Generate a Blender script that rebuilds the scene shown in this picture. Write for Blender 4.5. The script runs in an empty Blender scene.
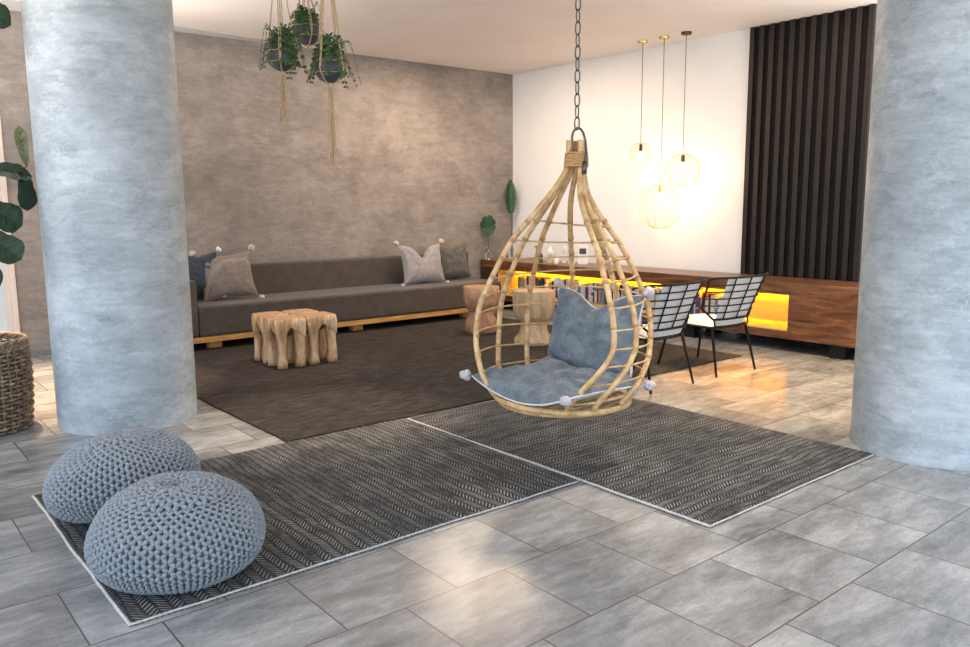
import bpy, math, random
from mathutils import Vector, Matrix, noise
random.seed(7)
PI = math.pi
C = bpy.context.scene.collection
sc = bpy.context.scene

# ------------------------------------------------------------------ materials
class NT:
    """tiny node helper"""
    def __init__(s, name):
        s.m = bpy.data.materials.new(name); s.m.use_nodes = True
        s.t = s.m.node_tree; s.n = s.t.nodes; s.b = s.n['Principled BSDF']
    def node(s, typ, **kw):
        n = s.n.new(typ)
        for k, v in kw.items():
            if hasattr(n, k): setattr(n, k, v)
        return n
    def link(s, a, b): s.t.links.new(a, b)
    def setin(s, sock, v):
        if hasattr(v, 'is_linked') or hasattr(v, 'links'): s.link(v, sock)
        else: sock.default_value = v
    def math(s, op, a, b=None, c=None, clamp=False):
        n = s.n.new('ShaderNodeMath'); n.operation = op; n.use_clamp = clamp
        for i, v in enumerate((a, b, c)):
            if v is not None: s.setin(n.inputs[i], v)
        return n.outputs[0]
    def coord(s, which='Object'):
        return s.n.new('ShaderNodeTexCoord').outputs[which]
    def mapping(s, vec, loc=(0,0,0), rot=(0,0,0), sca=(1,1,1)):
        n = s.n.new('ShaderNodeMapping'); s.link(vec, n.inputs[0])
        n.inputs[1].default_value = loc; n.inputs[2].default_value = rot; n.inputs[3].default_value = sca
        return n.outputs[0]
    def noise(s, vec, scale, detail=4, rough=.55, dist=0, fac=True):
        n = s.n.new('ShaderNodeTexNoise'); s.link(vec, n.inputs['Vector'])
        n.inputs['Scale'].default_value = scale; n.inputs['Detail'].default_value = detail
        n.inputs['Roughness'].default_value = rough; n.inputs['Distortion'].default_value = dist
        return n.outputs['Fac'] if fac else n.outputs['Color']
    def ramp(s, fac, stops, interp='LINEAR'):
        n = s.n.new('ShaderNodeValToRGB'); s.link(fac, n.inputs[0]); e = n.color_ramp.elements
        n.color_ramp.interpolation = interp
        while len(e) < len(stops): e.new(.5)
        for i, (p, c) in enumerate(stops):
            e[i].position = p
            e[i].color = (c, c, c, 1) if isinstance(c, (int, float)) else (*c, 1)
        return n.outputs[0]
    def mix(s, fac, a, b, blend='MIX'):
        n = s.n.new('ShaderNodeMix'); n.data_type = 'RGBA'; n.blend_type = blend
        s.setin(n.inputs[0], fac)
        for i, v in ((6, a), (7, b)):
            if isinstance(v, tuple): n.inputs[i].default_value = (*v, 1)[:4]
            else: s.link(v, n.inputs[i])
        return n.outputs[2]
    def col(s, v):
        if isinstance(v, tuple): s.b.inputs['Base Color'].default_value = (*v, 1)
        else: s.link(v, s.b.inputs['Base Color'])
    def rough(s, v): s.setin(s.b.inputs['Roughness'], v)
    def bump(s, h, strength=.3, dist=.01):
        n = s.n.new('ShaderNodeBump'); n.inputs['Strength'].default_value = strength
        n.inputs['Distance'].default_value = dist; s.link(h, n.inputs['Height'])
        s.link(n.outputs[0], s.b.inputs['Normal'])

def simple(name, col, rough=.6, metal=0, var=.12, scale=30, bump=0, emit=None, es=0, spec=None):
    t = NT(name); c = t.coord()
    n = t.noise(c, scale, 3)
    d = tuple(max(0, x*(1-var)) for x in col); l = tuple(min(1, x*(1+var)) for x in col)
    t.col(t.ramp(n, [(.3, d), (.7, l)])); t.rough(rough); t.b.inputs['Metallic'].default_value = metal
    if bump: t.bump(n, bump, .005)
    if spec is not None: t.b.inputs['Specular IOR Level'].default_value = spec
    if emit:
        t.b.inputs['Emission Color'].default_value = (*emit, 1); t.b.inputs['Emission Strength'].default_value = es
    return t.m

def plaster(name, dark, mid, light, warm=None, seed=0., bands=1.0, rough=.5):
    t = NT(name); c = t.mapping(t.coord(), loc=(seed, seed*1.7, seed*.3))
    def warp(scale, amt, src):
        vm = t.n.new('ShaderNodeVectorMath'); vm.operation = 'MULTIPLY_ADD'
        t.link(t.noise(src, scale, 5, .6, fac=False), vm.inputs[0]); vm.inputs[1].default_value = (amt, amt, amt); t.link(src, vm.inputs[2])
        return vm.outputs[0]
    def patches(scale, squash, amt):
        # overlapping trowel strokes: every stroke has its own tone and a crisp edge
        v = t.n.new('ShaderNodeTexVoronoi'); v.feature = 'F1'; v.inputs['Scale'].default_value = scale; v.inputs['Randomness'].default_value = 1
        t.link(warp(3.5, amt, t.mapping(c, sca=(1, 1, squash))), v.inputs['Vector'])
        x = t.n.new('ShaderNodeSeparateXYZ'); t.link(v.outputs['Color'], x.inputs[0])
        return x.outputs[0]
    big = t.noise(c, .8, 4, .55, .3)
    blot = t.noise(t.mapping(c, sca=(1, 1, 1.4*bands)), 2.8, 10, .72, .15)
    brush = t.noise(t.mapping(c, sca=(.8, .8, 4.2)), 6.5, 8, .75, .5)
    grit = t.noise(c, 48, 5, .75)
    p1 = patches(2.6, 1.7, .55); p2 = patches(6.5, 2.2, .30)
    a = t.math('MULTIPLY', big, .24)
    for v, k in ((blot, .30), (brush, .22), (grit, .10), (p1, .05), (p2, .045)):
        a = t.math('MULTIPLY_ADD', v, k, a)
    colr = t.ramp(a, [(.33, dark), (.475, mid), (.62, light)])
    # pale scars where strokes ended, gathered in clusters
    r = t.noise(t.mapping(c, sca=(1, 1, 2.4)), 5.2, 5, .62, .7)
    ridge = t.math('SUBTRACT', 1, t.math('MULTIPLY', t.math('ABSOLUTE', t.math('SUBTRACT', r, .5)), 30), clamp=True)
    gate = t.ramp(t.noise(c, 1.9, 4), [(.50, 0.), (.66, 1.)])
    ridge = t.math('MULTIPLY', t.math('MULTIPLY', ridge, gate), .30)
    colr = t.mix(ridge, colr, tuple(min(1, x*1.25) for x in light))
    t.col(colr); t.rough(t.ramp(a, [(.3, rough+.12), (.7, rough-.06)])); t.bump(a, .3, .02)
    return t.m

def wood(name, dark, mid, light, axis=(1, 8, 8), scale=3., rough=.45, dist=1.2, bump=.15):
    t = NT(name); c = t.mapping(t.coord(), sca=axis)
    n = t.noise(c, scale, 6, .6, dist); n2 = t.noise(c, scale*7, 3, .6, .3)
    a = t.math('ADD', t.math('MULTIPLY', n, .8), t.math('MULTIPLY', n2, .2))
    t.col(t.ramp(a, [(.33, dark), (.5, mid), (.66, light)])); t.rough(rough); t.bump(a, bump, .004)
    return t.m

def fabric(name, dark, light, scale=320, rough=.95, stripes=None, melange=26):
    t = NT(name); c = t.coord()
    w = t.noise(t.mapping(c, sca=(1, 1, .35)), scale, 2, .7); w2 = t.noise(t.mapping(c, sca=(.3, 1, 1)), scale*.8, 2, .7)
    big = t.noise(c, melange, 4, .6)
    a = t.math('ADD', t.math('MULTIPLY', t.math('ADD', w, w2), .33), t.math('MULTIPLY', big, .34))
    colr = t.ramp(a, [(.38, dark), (.62, light)])
    if stripes:
        s = t.n.new('ShaderNodeSeparateXYZ'); t.link(c, s.inputs[0])
        v = t.math('FRACT', t.math('MULTIPLY', s.outputs[1], stripes))
        colr = t.mix(t.ramp(v, [(.78, 0.), (.84, .35), (.95, .35), (1., 0.)]), colr, tuple(min(1, x*1.6) for x in light))
    t.col(colr); t.rough(rough); t.b.inputs['Sheen Weight'].default_value = .15
    t.bump(a, .35, .003)
    return t.m

def rug_mat(name, along_y, stripe=.09):
    """dark flat-woven rug with rows of pale slanted stitches forming chevrons"""
    t = NT(name); c = t.coord('Object')
    s = t.n.new('ShaderNodeSeparateXYZ')
    wob = t.noise(c, 3.0, 2, fac=False)
    vm = t.n.new('ShaderNodeVectorMath'); vm.operation = 'MULTIPLY_ADD'
    t.link(wob, vm.inputs[0]); vm.inputs[1].default_value = (.06, .06, 0); t.link(c, vm.inputs[2])
    t.link(vm.outputs[0], s.inputs[0])
    u, v = (s.outputs[1], s.outputs[0]) if along_y else (s.outputs[0], s.outputs[1])
    k = t.math('FRACT', t.math('DIVIDE', v, stripe))
    tri = t.math('MULTIPLY', t.math('ABSOLUTE', t.math('SUBTRACT', k, .5)), stripe*1.1)
    ph = t.math('DIVIDE', t.math('ADD', u, tri), .024)
    dash = t.math('SINE', t.math('MULTIPLY', ph, 2*PI))
    dash = t.ramp(t.math('MULTIPLY_ADD', dash, .5, .5), [(.52, 0.), (.8, 1.)])
    # stitches sit in the middle of half rows, thinned out patchily
    band = t.ramp(t.math('ABSOLUTE', t.math('SUBTRACT', t.math('FRACT', t.math('MULTIPLY', k, 2)), .5)), [(.3, 1.), (.46, 0.)])
    patch = t.ramp(t.noise(t.mapping(c, sca=(1, .35, 1) if along_y else (.35, 1, 1)), 11, 4, .65), [(.36, .15), (.58, 1.)])
    f = t.math('MULTIPLY', t.math('MULTIPLY', dash, band), patch)
    rowr = t.n.new('ShaderNodeTexWhiteNoise'); rowr.noise_dimensions = '1D'; t.link(t.math('FLOOR', t.math('DIVIDE', v, stripe*.5)), rowr.inputs['W'])
    patch = t.math('MULTIPLY', patch, t.math('MULTIPLY_ADD', rowr.outputs['Value'], .75, .3))
    base = t.ramp(t.noise(c, 60, 5, .7), [(.35, (.014, .015, .015)), (.52, (.042, .044, .043)), (.70, (.11, .112, .105))])
    wear = t.noise(c, 2.2, 4)
    lightc = t.ramp(wear, [(.35, (.26, .265, .25)), (.65, (.48, .48, .45))])
    t.col(t.mix(t.math('MULTIPLY', f, .85), base, lightc)); t.rough(.95); t.b.inputs['Specular IOR Level'].default_value = .15
    h = t.math('ADD', t.math('MULTIPLY', f, .6), t.math('MULTIPLY', t.noise(c, 90, 3), .6))
    t.bump(h, .8, .008)
    return t.m

def jute_mat(name):
    t = NT(name); c = t.coord()
    row = t.noise(t.mapping(c, sca=(.10, 1, 1)), 62, 3, .6, .4)
    grain = t.noise(c, 85, 4, .7); big = t.noise(c, 1.3, 3)
    a = t.math('ADD', t.math('MULTIPLY', row, .6), t.math('MULTIPLY', grain, .4))
    colr = t.ramp(a, [(.36, (.010, .0095, .009)), (.5, (.038, .035, .033)), (.66, (.115, .105, .097))])
    t.col(t.mix(t.math('MULTIPLY', big, .25), colr, (.08, .066, .055))); t.rough(.97); t.bump(a, 1.0, .014)
    t.b.inputs['Specular IOR Level'].default_value = .1
    return t.m

def tile_mat():
    t = NT('marble_floor_tiles'); c = t.coord('Object')
    b = t.n.new('ShaderNodeTexBrick'); t.link(t.mapping(c, loc=(.165, .085, 0)), b.inputs['Vector'])
    b.offset = .5; b.offset_frequency = 2; b.squash = 1
    for k, v in (('Scale', 1.), ('Mortar Size', .0032), ('Mortar Smooth', .1), ('Bias', 0.), ('Brick Width', .49), ('Row Height', .49)):
        b.inputs[k].default_value = v
    b.inputs['Color1'].default_value = (0, 0, 0, 1); b.inputs['Color2'].default_value = (1, 1, 1, 1); b.inputs['Mortar'].default_value = (.5, .5, .5, 1)
    rnd = b.outputs['Color']
    vm = t.n.new('ShaderNodeVectorMath'); vm.operation = 'MULTIPLY_ADD'
    t.link(rnd, vm.inputs[0]); vm.inputs[1].default_value = (13, 29, 7); t.link(t.mapping(c, rot=(0, 0, .3), sca=(.7, 2.1, 1)), vm.inputs[2])
    v = t.noise(vm.outputs[0], 1.8, 6, .62, .3); v2 = t.noise(vm.outputs[0], 9, 7, .72, .3); grit = t.noise(c, 70, 4, .7)
    a = t.math('MULTIPLY_ADD', grit, .14, t.math('ADD', t.math('MULTIPLY', v, .50), t.math('MULTIPLY', v2, .36)))
    colr = t.ramp(a, [(.37, (.115, .122, .121)), (.5, (.25, .262, .26)), (.63, (.43, .445, .44))])
    smudge = t.ramp(t.noise(vm.outputs[0], 2.6, 5, .65), [(.56, 0.), (.72, .55)])
    colr = t.mix(smudge, colr, (.165, .15, .135))
    hs = t.n.new('ShaderNodeHueSaturation'); t.link(colr, hs.inputs['Color']); t.link(t.math('MULTIPLY_ADD', rnd, .22, .88), hs.inputs['Value'])
    colr = t.mix(b.outputs['Fac'], hs.outputs[0], (.085, .078, .07))
    t.col(colr); t.rough(t.math('MULTIPLY_ADD', a, .06, .19)); t.b.inputs['Specular IOR Level'].default_value = .5
    t.bump(t.math('SUBTRACT', 1, b.outputs['Fac']), .25, .003)
    return t.m

def leaf_mat(name, dark, light, veins=18.):
    t = NT(name); c = t.coord()
    n = t.noise(c, 9, 4); t.col(t.ramp(n, [(.3, dark), (.7, light)])); t.rough(.38 if name != 'fern_leaf' else .7)
    t.bump(t.noise(c, 35, 3), .2, .005)
    return t.m

def emissive(name, col, strength):
    t = NT(name); t.col(col); t.b.inputs['Emission Color'].default_value = (*col, 1)
    t.b.inputs['Emission Strength'].default_value = strength
    return t.m

def glass(name, col=(1, 1, 1), rough=.02):
    t = NT(name); t.col(col); t.rough(rough); t.b.inputs['Transmission Weight'].default_value = 1; t.b.inputs['IOR'].default_value = 1.45
    return t.m

M = dict(
    column=plaster('grey_polished_plaster', (.165, .20, .215), (.36, .415, .445), (.60, .665, .70), seed=3.1, rough=.42),
    wall=plaster('brown_grey_plaster', (.14, .12, .108), (.25, .218, .198), (.40, .355, .32), seed=8.4, bands=.6, rough=.55),
    white=simple('white_paint', (.83, .85, .865), .55, var=.02, scale=3),
    ceiling=simple('ceiling_paint', (.90, .82, .77), .8, var=.03, scale=1.5),
    ceiling_strip=simple('ceiling_strip_grey', (.64, .64, .64), .8, var=.03, scale=3),
    skirting=simple('skirting_grey', (.20, .20, .20), .6),
    tile=tile_mat(),
    rug_y=rug_mat('chevron_rug_lengthways', True), rug_x=rug_mat('chevron_rug_crossways', False), jute=jute_mat('dark_woven_rug'),
    binding=simple('pale_binding', (.52, .50, .46), .95, var=.25, scale=60, bump=.5),
    wool=fabric('blue_grey_wool', (.15, .178, .20), (.34, .375, .40), 260, melange=90),
    rattan=wood('rattan_cane', (.36, .20, .075), (.58, .37, .16), (.74, .53, .28), (6, 6, 6), 2.4, .42, .5, .08),
    rattan_dark=wood('rattan_binding', (.26, .14, .05), (.44, .26, .10), (.58, .38, .17), (6, 6, 20), 3, .5),
    denim=fabric('blue_grey_cotton', (.060, .082, .098), (.205, .248, .272), 210, melange=14),
    white_cloth=simple('white_cotton', (.70, .70, .70), .95, var=.08, scale=60, bump=.4),
    tassel=simple('pale_grey_tassel', (.50, .48, .48), .95, var=.25, scale=70, bump=.6),
    pom=simple('cream_pompom', (.52, .44, .35), .95, var=.2, scale=80, bump=.6),
    sofa=fabric('taupe_sofa_fabric', (.048, .038, .031), (.095, .078, .064), 240, melange=8),
    sofa_wood=wood('honey_pine', (.42, .20, .05), (.60, .32, .09), (.72, .42, .15), (1, 6, 6), 3),
    pil_taupe=fabric('taupe_striped_cotton', (.13, .105, .088), (.26, .22, .185), 200, stripes=7.),
    pil_lilac=fabric('lilac_grey_cotton', (.19, .18, .185), (.37, .35, .355), 200),
    pil_dark=fabric('charcoal_cotton', (.05, .046, .042), (.13, .12, .108), 200),
    pil_navy=fabric('navy_cotton', (.02, .025, .035), (.06, .07, .09), 200),
    teak=wood('teak_root', (.16, .07, .025), (.58, .36, .18), (.80, .64, .45), (3.2, 3.2, .9), 2.6, .5, 1.2, .3),
    teak_top=wood('teak_root_top', (.16, .09, .045), (.36, .23, .13), (.55, .40, .26), (3, 3, 3), 3, .5, 2.5, .3),
    suar=wood('reddish_hardwood', (.22, .10, .05), (.42, .225, .125), (.60, .38, .23), (5, 5, 2), 1.8, .4, 1.4, .15),
    mango=wood('pale_mango_wood', (.32, .20, .10), (.50, .35, .20), (.62, .47, .30), (7, 7, 1), 2.4, .5, .6, .15),
    walnut=wood('walnut_veneer', (.055, .022, .010), (.15, .062, .026), (.27, .125, .055), (7, 1, 7), 1.6, .32, 1.8, .08),
    walnut_dark=wood('dark_walnut', (.03, .012, .008), (.06, .025, .014), (.10, .045, .025), (7, 1, 7), 1.8, .4),
    shelf=wood('honey_veneer', (.56, .40, .13), (.66, .48, .17), (.74, .55, .21), (7, 1, 7), 1.6, .45),
    slat=wood('dark_oak_slat', (.005, .0028, .0017), (.011, .0062, .0038), (.024, .014, .009), (8, 8, .8), 3, .5),
    black=simple('black_powder_coat', (.006, .006, .0065), .6, var=.2, spec=.25),
    backing=simple('black_backing_board', (.003, .0025, .0025), .9),
    led=emissive('amber_led', (1., .50, .006), 120.),
    brass=simple('brass_wire', (.80, .56, .20), .28, 1., var=.05),
    dark_brass=simple('dark_bronze', (.10, .065, .035), .4, .8),
    steel=simple('galvanised_steel', (.13, .125, .12), .42, 1., var=.25),
    bulb=emissive('lit_bulb', (1., .78, .42), 14.),
    cord=simple('black_cord', (.03, .028, .026), .7),
    pot=simple('slate_pot', (.055, .062, .072), .6, var=.35, scale=18, bump=.3),
    rope=simple('jute_rope', (.56, .42, .26), .95, var=.3, scale=90, bump=.6),
    fern=leaf_mat('fern_leaf', (.025, .06, .018), (.07, .15, .045)),
    fig=leaf_mat('fiddle_leaf', (.008, .028, .012), (.022, .065, .024)),
    fig_pale=leaf_mat('young_fiddle_leaf', (.07, .085, .025), (.17, .18, .06)),
    monstera=leaf_mat('monstera_leaf', (.006, .032, .009), (.018, .075, .02)),
    palm=leaf_mat('palm_leaf', (.010, .045, .018), (.028, .10, .042)),
    bark=simple('brown_bark', (.16, .10, .06), .85, var=.4, scale=40, bump=.5),
    soil=simple('dark_soil', (.03, .022, .016), .95, var=.4, scale=60, bump=.8),
    wicker=wood('brown_wicker', (.07, .05, .03), (.22, .16, .10), (.42, .33, .22), (5, 5, 5), 4, .6, .6, .3),
    glass=glass('clear_glass'), pane=glass('window_pane', (.85, .92, .97)), green_glass=glass('green_bottle_glass', (.10, .22, .08)),
    ceramic=simple('white_ceramic', (.80, .78, .74), .3, var=.03),
    door_frame=simple('cream_door_frame', (.74, .64, .55), .5, var=.03),
    paper=simple('book_pages', (.72, .66, .55), .9, var=.08, scale=120),
    photo=simple('dark_print', (.04, .04, .045), .3, var=.4),
)

# ------------------------------------------------------------------ mesh helpers
class MB:
    def __init__(s): s.v = []; s.f = []; s.mi = []; s.cur = 0
    def add(s, vs, fs):
        o = len(s.v); s.v += [tuple(x) for x in vs]
        s.f += [tuple(i+o for i in f) for f in fs]; s.mi += [s.cur]*len(fs); return s
    def box(s, x0, x1, y0, y1, z0, z1, mat=None):
        vs = [(x, y, z) for z in (z0, z1) for y in (y0, y1) for x in (x0, x1)]
        if mat: vs = [mat @ Vector(p) for p in vs]
        return s.add(vs, [(0,2,3,1),(4,5,7,6),(0,1,5,4),(2,6,7,3),(0,4,6,2),(1,3,7,5)])
    def tube(s, path, r, n=8, closed=False, cap=True):
        P = [Vector(p) for p in path]; L = len(P); vs = []; prev = None
        for i, p in enumerate(P):
            if closed: d = P[(i+1) % L]-P[i-1]
            else: d = P[min(i+1, L-1)]-P[max(i-1, 0)]
            d = d.normalized() if d.length > 1e-9 else Vector((0,0,1))
            if prev is None:
                a = Vector((0,0,1)) if abs(d.z) < .9 else Vector((1,0,0)); a = (a-d*a.dot(d)).normalized()
            else:
                a = prev-d*prev.dot(d); a = a.normalized() if a.length > 1e-6 else d.orthogonal().normalized()
            prev = a; b = d.cross(a); rr = r[i] if isinstance(r, (list, tuple)) else r
            vs += [p+(a*math.cos(2*PI*k/n)+b*math.sin(2*PI*k/n))*rr for k in range(n)]
        fs = []
        for i in range(L if closed else L-1):
            j = (i+1) % L
            fs += [(i*n+k, i*n+(k+1) % n, j*n+(k+1) % n, j*n+k) for k in range(n)]
        if cap and not closed: fs += [tuple(reversed(range(n))), tuple((L-1)*n+k for k in range(n))]
        return s.add(vs, fs)
    def lathe(s, prof, n=32, c=(0,0,0), wob=None, cap=True):
        vs = []
        for i, (r, z) in enumerate(prof):
            for k in range(n):
                a = 2*PI*k/n; q = r*(wob(a, z) if wob else 1)
                vs.append((c[0]+q*math.cos(a), c[1]+q*math.sin(a), c[2]+z))
        fs = [(i*n+k, i*n+(k+1) % n, (i+1)*n+(k+1) % n, (i+1)*n+k) for i in range(len(prof)-1) for k in range(n)]
        if cap: fs += [tuple(reversed(range(n))), tuple((len(prof)-1)*n+k for k in range(n))]
        return s.add(vs, fs)
    def grid(s, fn, nu, nv, flip=False):
        vs = [fn(i/nu, j/nv) for j in range(nv+1) for i in range(nu+1)]
        w = nu+1
        fs = [(j*w+i, j*w+i+1, (j+1)*w+i+1, (j+1)*w+i) for j in range(nv) for i in range(nu)]
        if flip: fs = [tuple(reversed(f)) for f in fs]
        return s.add(vs, fs)
    def ball(s, c, r, nu=10, nv=6, mat=None, rough=0, seed=0):
        c = Vector(c); vs = []
        rr = r if isinstance(r, (tuple, list)) else (r, r, r)
        for j in range(nv+1):
            th = PI*j/nv
            for i in range(nu):
                a = 2*PI*i/nu
                p = Vector((rr[0]*math.sin(th)*math.cos(a), rr[1]*math.sin(th)*math.sin(a), rr[2]*math.cos(th)))
                if rough: p *= 1+rough*noise.noise(p*90+Vector((seed*3.7, seed, 0)))
                if mat: p = mat @ p
                vs.append(c+p)
        fs = [(j*nu+i, (j+1)*nu+i, (j+1)*nu+(i+1) % nu, j*nu+(i+1) % nu) for j in range(nv) for i in range(nu)]
        return s.add(vs, fs)
    def build(s, name, mats, parent=None, smooth=True, bevel=0, sub=0, angle=None, world=True):
        me = bpy.data.meshes.new(name); me.from_pydata(s.v, [], s.f)
        mats = mats if isinstance(mats, (list, tuple)) else [mats]
        for m in mats: me.materials.append(m)
        for p, k in zip(me.polygons, s.mi): p.material_index = k; p.use_smooth = smooth
        me.validate(); me.update()
        if smooth and angle: me.set_sharp_from_angle(angle=math.radians(angle))
        o = bpy.data.objects.new(name, me); C.objects.link(o)
        if parent:
            o.parent = parent
            if world: o.matrix_parent_inverse = parent.matrix_world.inverted()
        if bevel:
            b = o.modifiers.new('bevel', 'BEVEL'); b.width = bevel; b.segments = 3; b.limit_method = 'ANGLE'
        if sub:
            b = o.modifiers.new('sub', 'SUBSURF'); b.levels = sub; b.render_levels = sub
        return o

def tag(o, label=None, cat=None, group=None, kind=None):
    if label: o['label'] = label
    if cat: o['category'] = cat
    if group: o['group'] = group
    if kind: o['kind'] = kind
    return o
def thing(name, label, cat, loc=(0,0,0), rz=0, group=None):
    o = bpy.data.objects.new(name, None); C.objects.link(o); o.empty_display_size = .1
    o.location = loc; o.rotation_euler = (0, 0, rz)
    o.matrix_world = Matrix.Translation(loc) @ Matrix.Rotation(rz, 4, 'Z')
    return tag(o, label, cat, group)
def structure(o): o['kind'] = 'structure'; return o
def copy_thing(root, loc, rz=0, label=None):
    r = root.copy(); C.objects.link(r); r.location = loc; r.rotation_euler = (0, 0, rz)
    if label: r['label'] = label
    for ch in list(root.children):
        c = ch.copy(); C.objects.link(c); c.parent = r
        for g in list(ch.children):
            d = g.copy(); C.objects.link(d); d.parent = c
    return r
def smooth_path(pts, n=8):
    """Catmull-Rom through points"""
    P = [Vector(p) for p in pts]; P = [2*P[0]-P[1]]+P+[2*P[-1]-P[-2]]; out = []
    for i in range(1, len(P)-2):
        a, b, c, d = P[i-1:i+3]
        for k in range(n):
            t = k/n
            out.append(.5*((2*b)+(c-a)*t+(2*a-5*b+4*c-d)*t*t+(3*b-a-3*c+d)*t**3))
    return out+[P[-2]]
def interp(tab, x):
    for (a, b), (c, d) in zip(tab, tab[1:]):
        if a <= x <= c: return b+(d-b)*(x-a)/(c-a)
    return tab[0][1] if x < tab[0][0] else tab[-1][1]

# ------------------------------------------------------------------ camera
f, pitch, yaw, roll = 798.08, .148493, .688662, -.00698786
d = Vector((math.sin(yaw)*math.cos(pitch), math.cos(yaw)*math.cos(pitch), -math.sin(pitch)))
r0 = Vector((math.cos(yaw), -math.sin(yaw), 0)); u0 = r0.cross(d)
rr = r0*math.cos(roll)+u0*math.sin(roll); uu = -r0*math.sin(roll)+u0*math.cos(roll)
cam = bpy.data.cameras.new('camera'); co = bpy.data.objects.new('camera', cam); C.objects.link(co)
co.matrix_world = Matrix(((rr.x, uu.x, -d.x, 0), (rr.y, uu.y, -d.y, 0), (rr.z, uu.z, -d.z, 1.5), (0, 0, 0, 1)))
cam.sensor_width = 36; cam.lens = f/970*36; cam.clip_start = .05
sc.camera = co

# ------------------------------------------------------------------ room
XW, YB, ZC = 8.05, 9.1, 3.38
XL, YF = -3.0, -3.0
structure(MB().box(XL, XW+.2, YF, YB+.2, -.2, 0).build('floor', M['tile'], smooth=False))
structure(MB().box(XL, XW+.2, -1.2, YB+.2, ZC, ZC+.25).build('ceiling', M['ceiling'], smooth=False))
structure(MB().box(1.43, XW+.2, YB, YB+.2, 0, ZC).build('wall_back', M['wall'], smooth=False))
w = MB(); w.box(XL, .1, YB, YB+.2, 0, ZC); w.box(.1, 1.43, YB, YB+.2, 2.45, ZC); structure(w.build('wall_back_left', M['wall'], smooth=False))
structure(MB().box(XW, XW+.2, YF, YB, 0, ZC).build('wall_right', M['white'], smooth=False))
structure(MB().box(1.43, 8.05, YB-.015, YB, 0, .055).build('baseboard_back', M['skirting'], smooth=False))
# thin grey strip where ceiling and plaster wall meet, tapering away to the right
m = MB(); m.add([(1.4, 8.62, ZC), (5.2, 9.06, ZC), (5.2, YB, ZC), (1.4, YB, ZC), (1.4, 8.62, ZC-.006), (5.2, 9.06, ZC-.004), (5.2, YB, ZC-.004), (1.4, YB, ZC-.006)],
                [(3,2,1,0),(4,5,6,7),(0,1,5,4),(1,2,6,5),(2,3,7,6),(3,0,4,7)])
structure(m.build('trim_1', M['ceiling_strip'], smooth=False))
# glazed door at the left end of the back wall
m = MB(); m.box(1.385, 1.43, YB-.03, YB+.12, 0, 2.45); m.box(.1, .17, YB-.03, YB+.12, 0, 2.45); m.box(.17, 1.385, YB-.03, YB+.12, 2.38, 2.45)
door = structure(m.build('door_1', M['door_frame'], smooth=False, bevel=.006))
m = MB(); m.box(1.335, 1.384, YB+.02, YB+.06, .01, 2.375); m.box(.175, .27, YB+.02, YB+.06, .01, 2.375); m.box(.27, 1.335, YB+.02, YB+.06, .01, .14); m.box(.27, 1.335, YB+.02, YB+.06, 2.28, 2.375)
m.build('door_leaf', M['door_frame'], door, smooth=False)
MB().box(.27, 1.335, YB+.035, YB+.045, .14, 2.28).build('pane', M['pane'], door, smooth=False)

# ------------------------------------------------------------------ pillars
def column(x, y, R, label):
    m = MB(); m.lathe([(R, 0), (R, .7), (R, 1.4), (R, 2.1), (R, 2.8), (R, ZC)], 96)
    o = m.build('column', M['column'], angle=40); o.location = (x, y, 0)
    o['kind'] = 'structure'
    return o
column(1.57, 5.93, .458, '')
c2 = column(5.17, 1.925, .47, ''); c2.rotation_euler.z = 2.2

# ------------------------------------------------------------------ rugs
def rug(name, label, x0, x1, y0, y1, th, mat, edges, z=0., rag=.008, seed=0., fringe=()):
    root = thing(name, label, 'rug', ((x0+x1)/2, (y0+y1)/2, z))
    W, H = x1-x0, y1-y0; nu, nv = int(W/.05), int(H/.05)
    def edge(u, v):
        x, y = x0+u*W, y0+v*H
        q = Vector((x*2.1+seed, y*2.1, 3.3)); q2 = Vector((x*11+seed, y*11, 1.3))
        x += rag*(noise.noise(q)+.4*noise.noise(q2)); y += rag*(noise.noise(q+Vector((5, 9, 0)))+.4*noise.noise(q2+Vector((5, 9, 0))))
        return x, y
    def top(u, v):
        x, y = edge(u, v)
        return (x, y, z+th+.0025*noise.noise(Vector((x*5+seed, y*5, 0))))
    m = MB(); m.grid(top, nu, nv)
    n0 = (nu+1)*(nv+1)
    ring = [i for i in range(nu+1)]+[j*(nu+1)+nu for j in range(1, nv+1)]+[nv*(nu+1)+i for i in range(nu-1, -1, -1)]+[j*(nu+1) for j in range(nv-1, 0, -1)]
    base = len(m.v)
    m.v += [(m.v[k][0], m.v[k][1], z+.0005) for k in ring]
    L = len(ring)
    for k in range(L):
        m.f.append((ring[k], base+k, base+(k+1) % L, ring[(k+1) % L])); m.mi.append(0)
    m.f.append(tuple(base+k for k in reversed(range(L)))); m.mi.append(0)
    m.build('woven_field', mat, root, angle=50)
    for e in edges:
        if e == 'l': pts = [edge(0, j/nv) for j in range(nv+1)]
        if e == 'r': pts = [edge(1, j/nv) for j in range(nv+1)]
        if e == 'b': pts = [edge(i/nu, 0) for i in range(nu+1)]
        if e == 't': pts = [edge(i/nu, 1) for i in range(nu+1)]
        b = MB(); b.tube([(p[0], p[1], z+th*.55+.002) for p in pts], th*(.55 if e == 'l' else .36), 6)
        tag(b.build('bound_edge', M['binding'], root), 'pale bound edge of the rug')
    return root
rug('woven_rug', 'grey chevron woven rug under the two knitted poufs', .71, 3.035, 2.89, 4.585, .013, M['rug_y'], 'lbr', seed=1.)
rug('woven_rug', 'grey chevron woven rug beneath the hanging chair, nearest the right pillar', 3.048, 4.70, 2.07, 4.56, .013, M['rug_x'], 'blt', seed=4.)
rug('jute_rug', 'dark brown woven rug under the root wood tables, reaching left to the pillar', 2.15, 4.80, 4.61, 9.05, .014, M['jute'], '', rag=.016, seed=9.)
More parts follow.
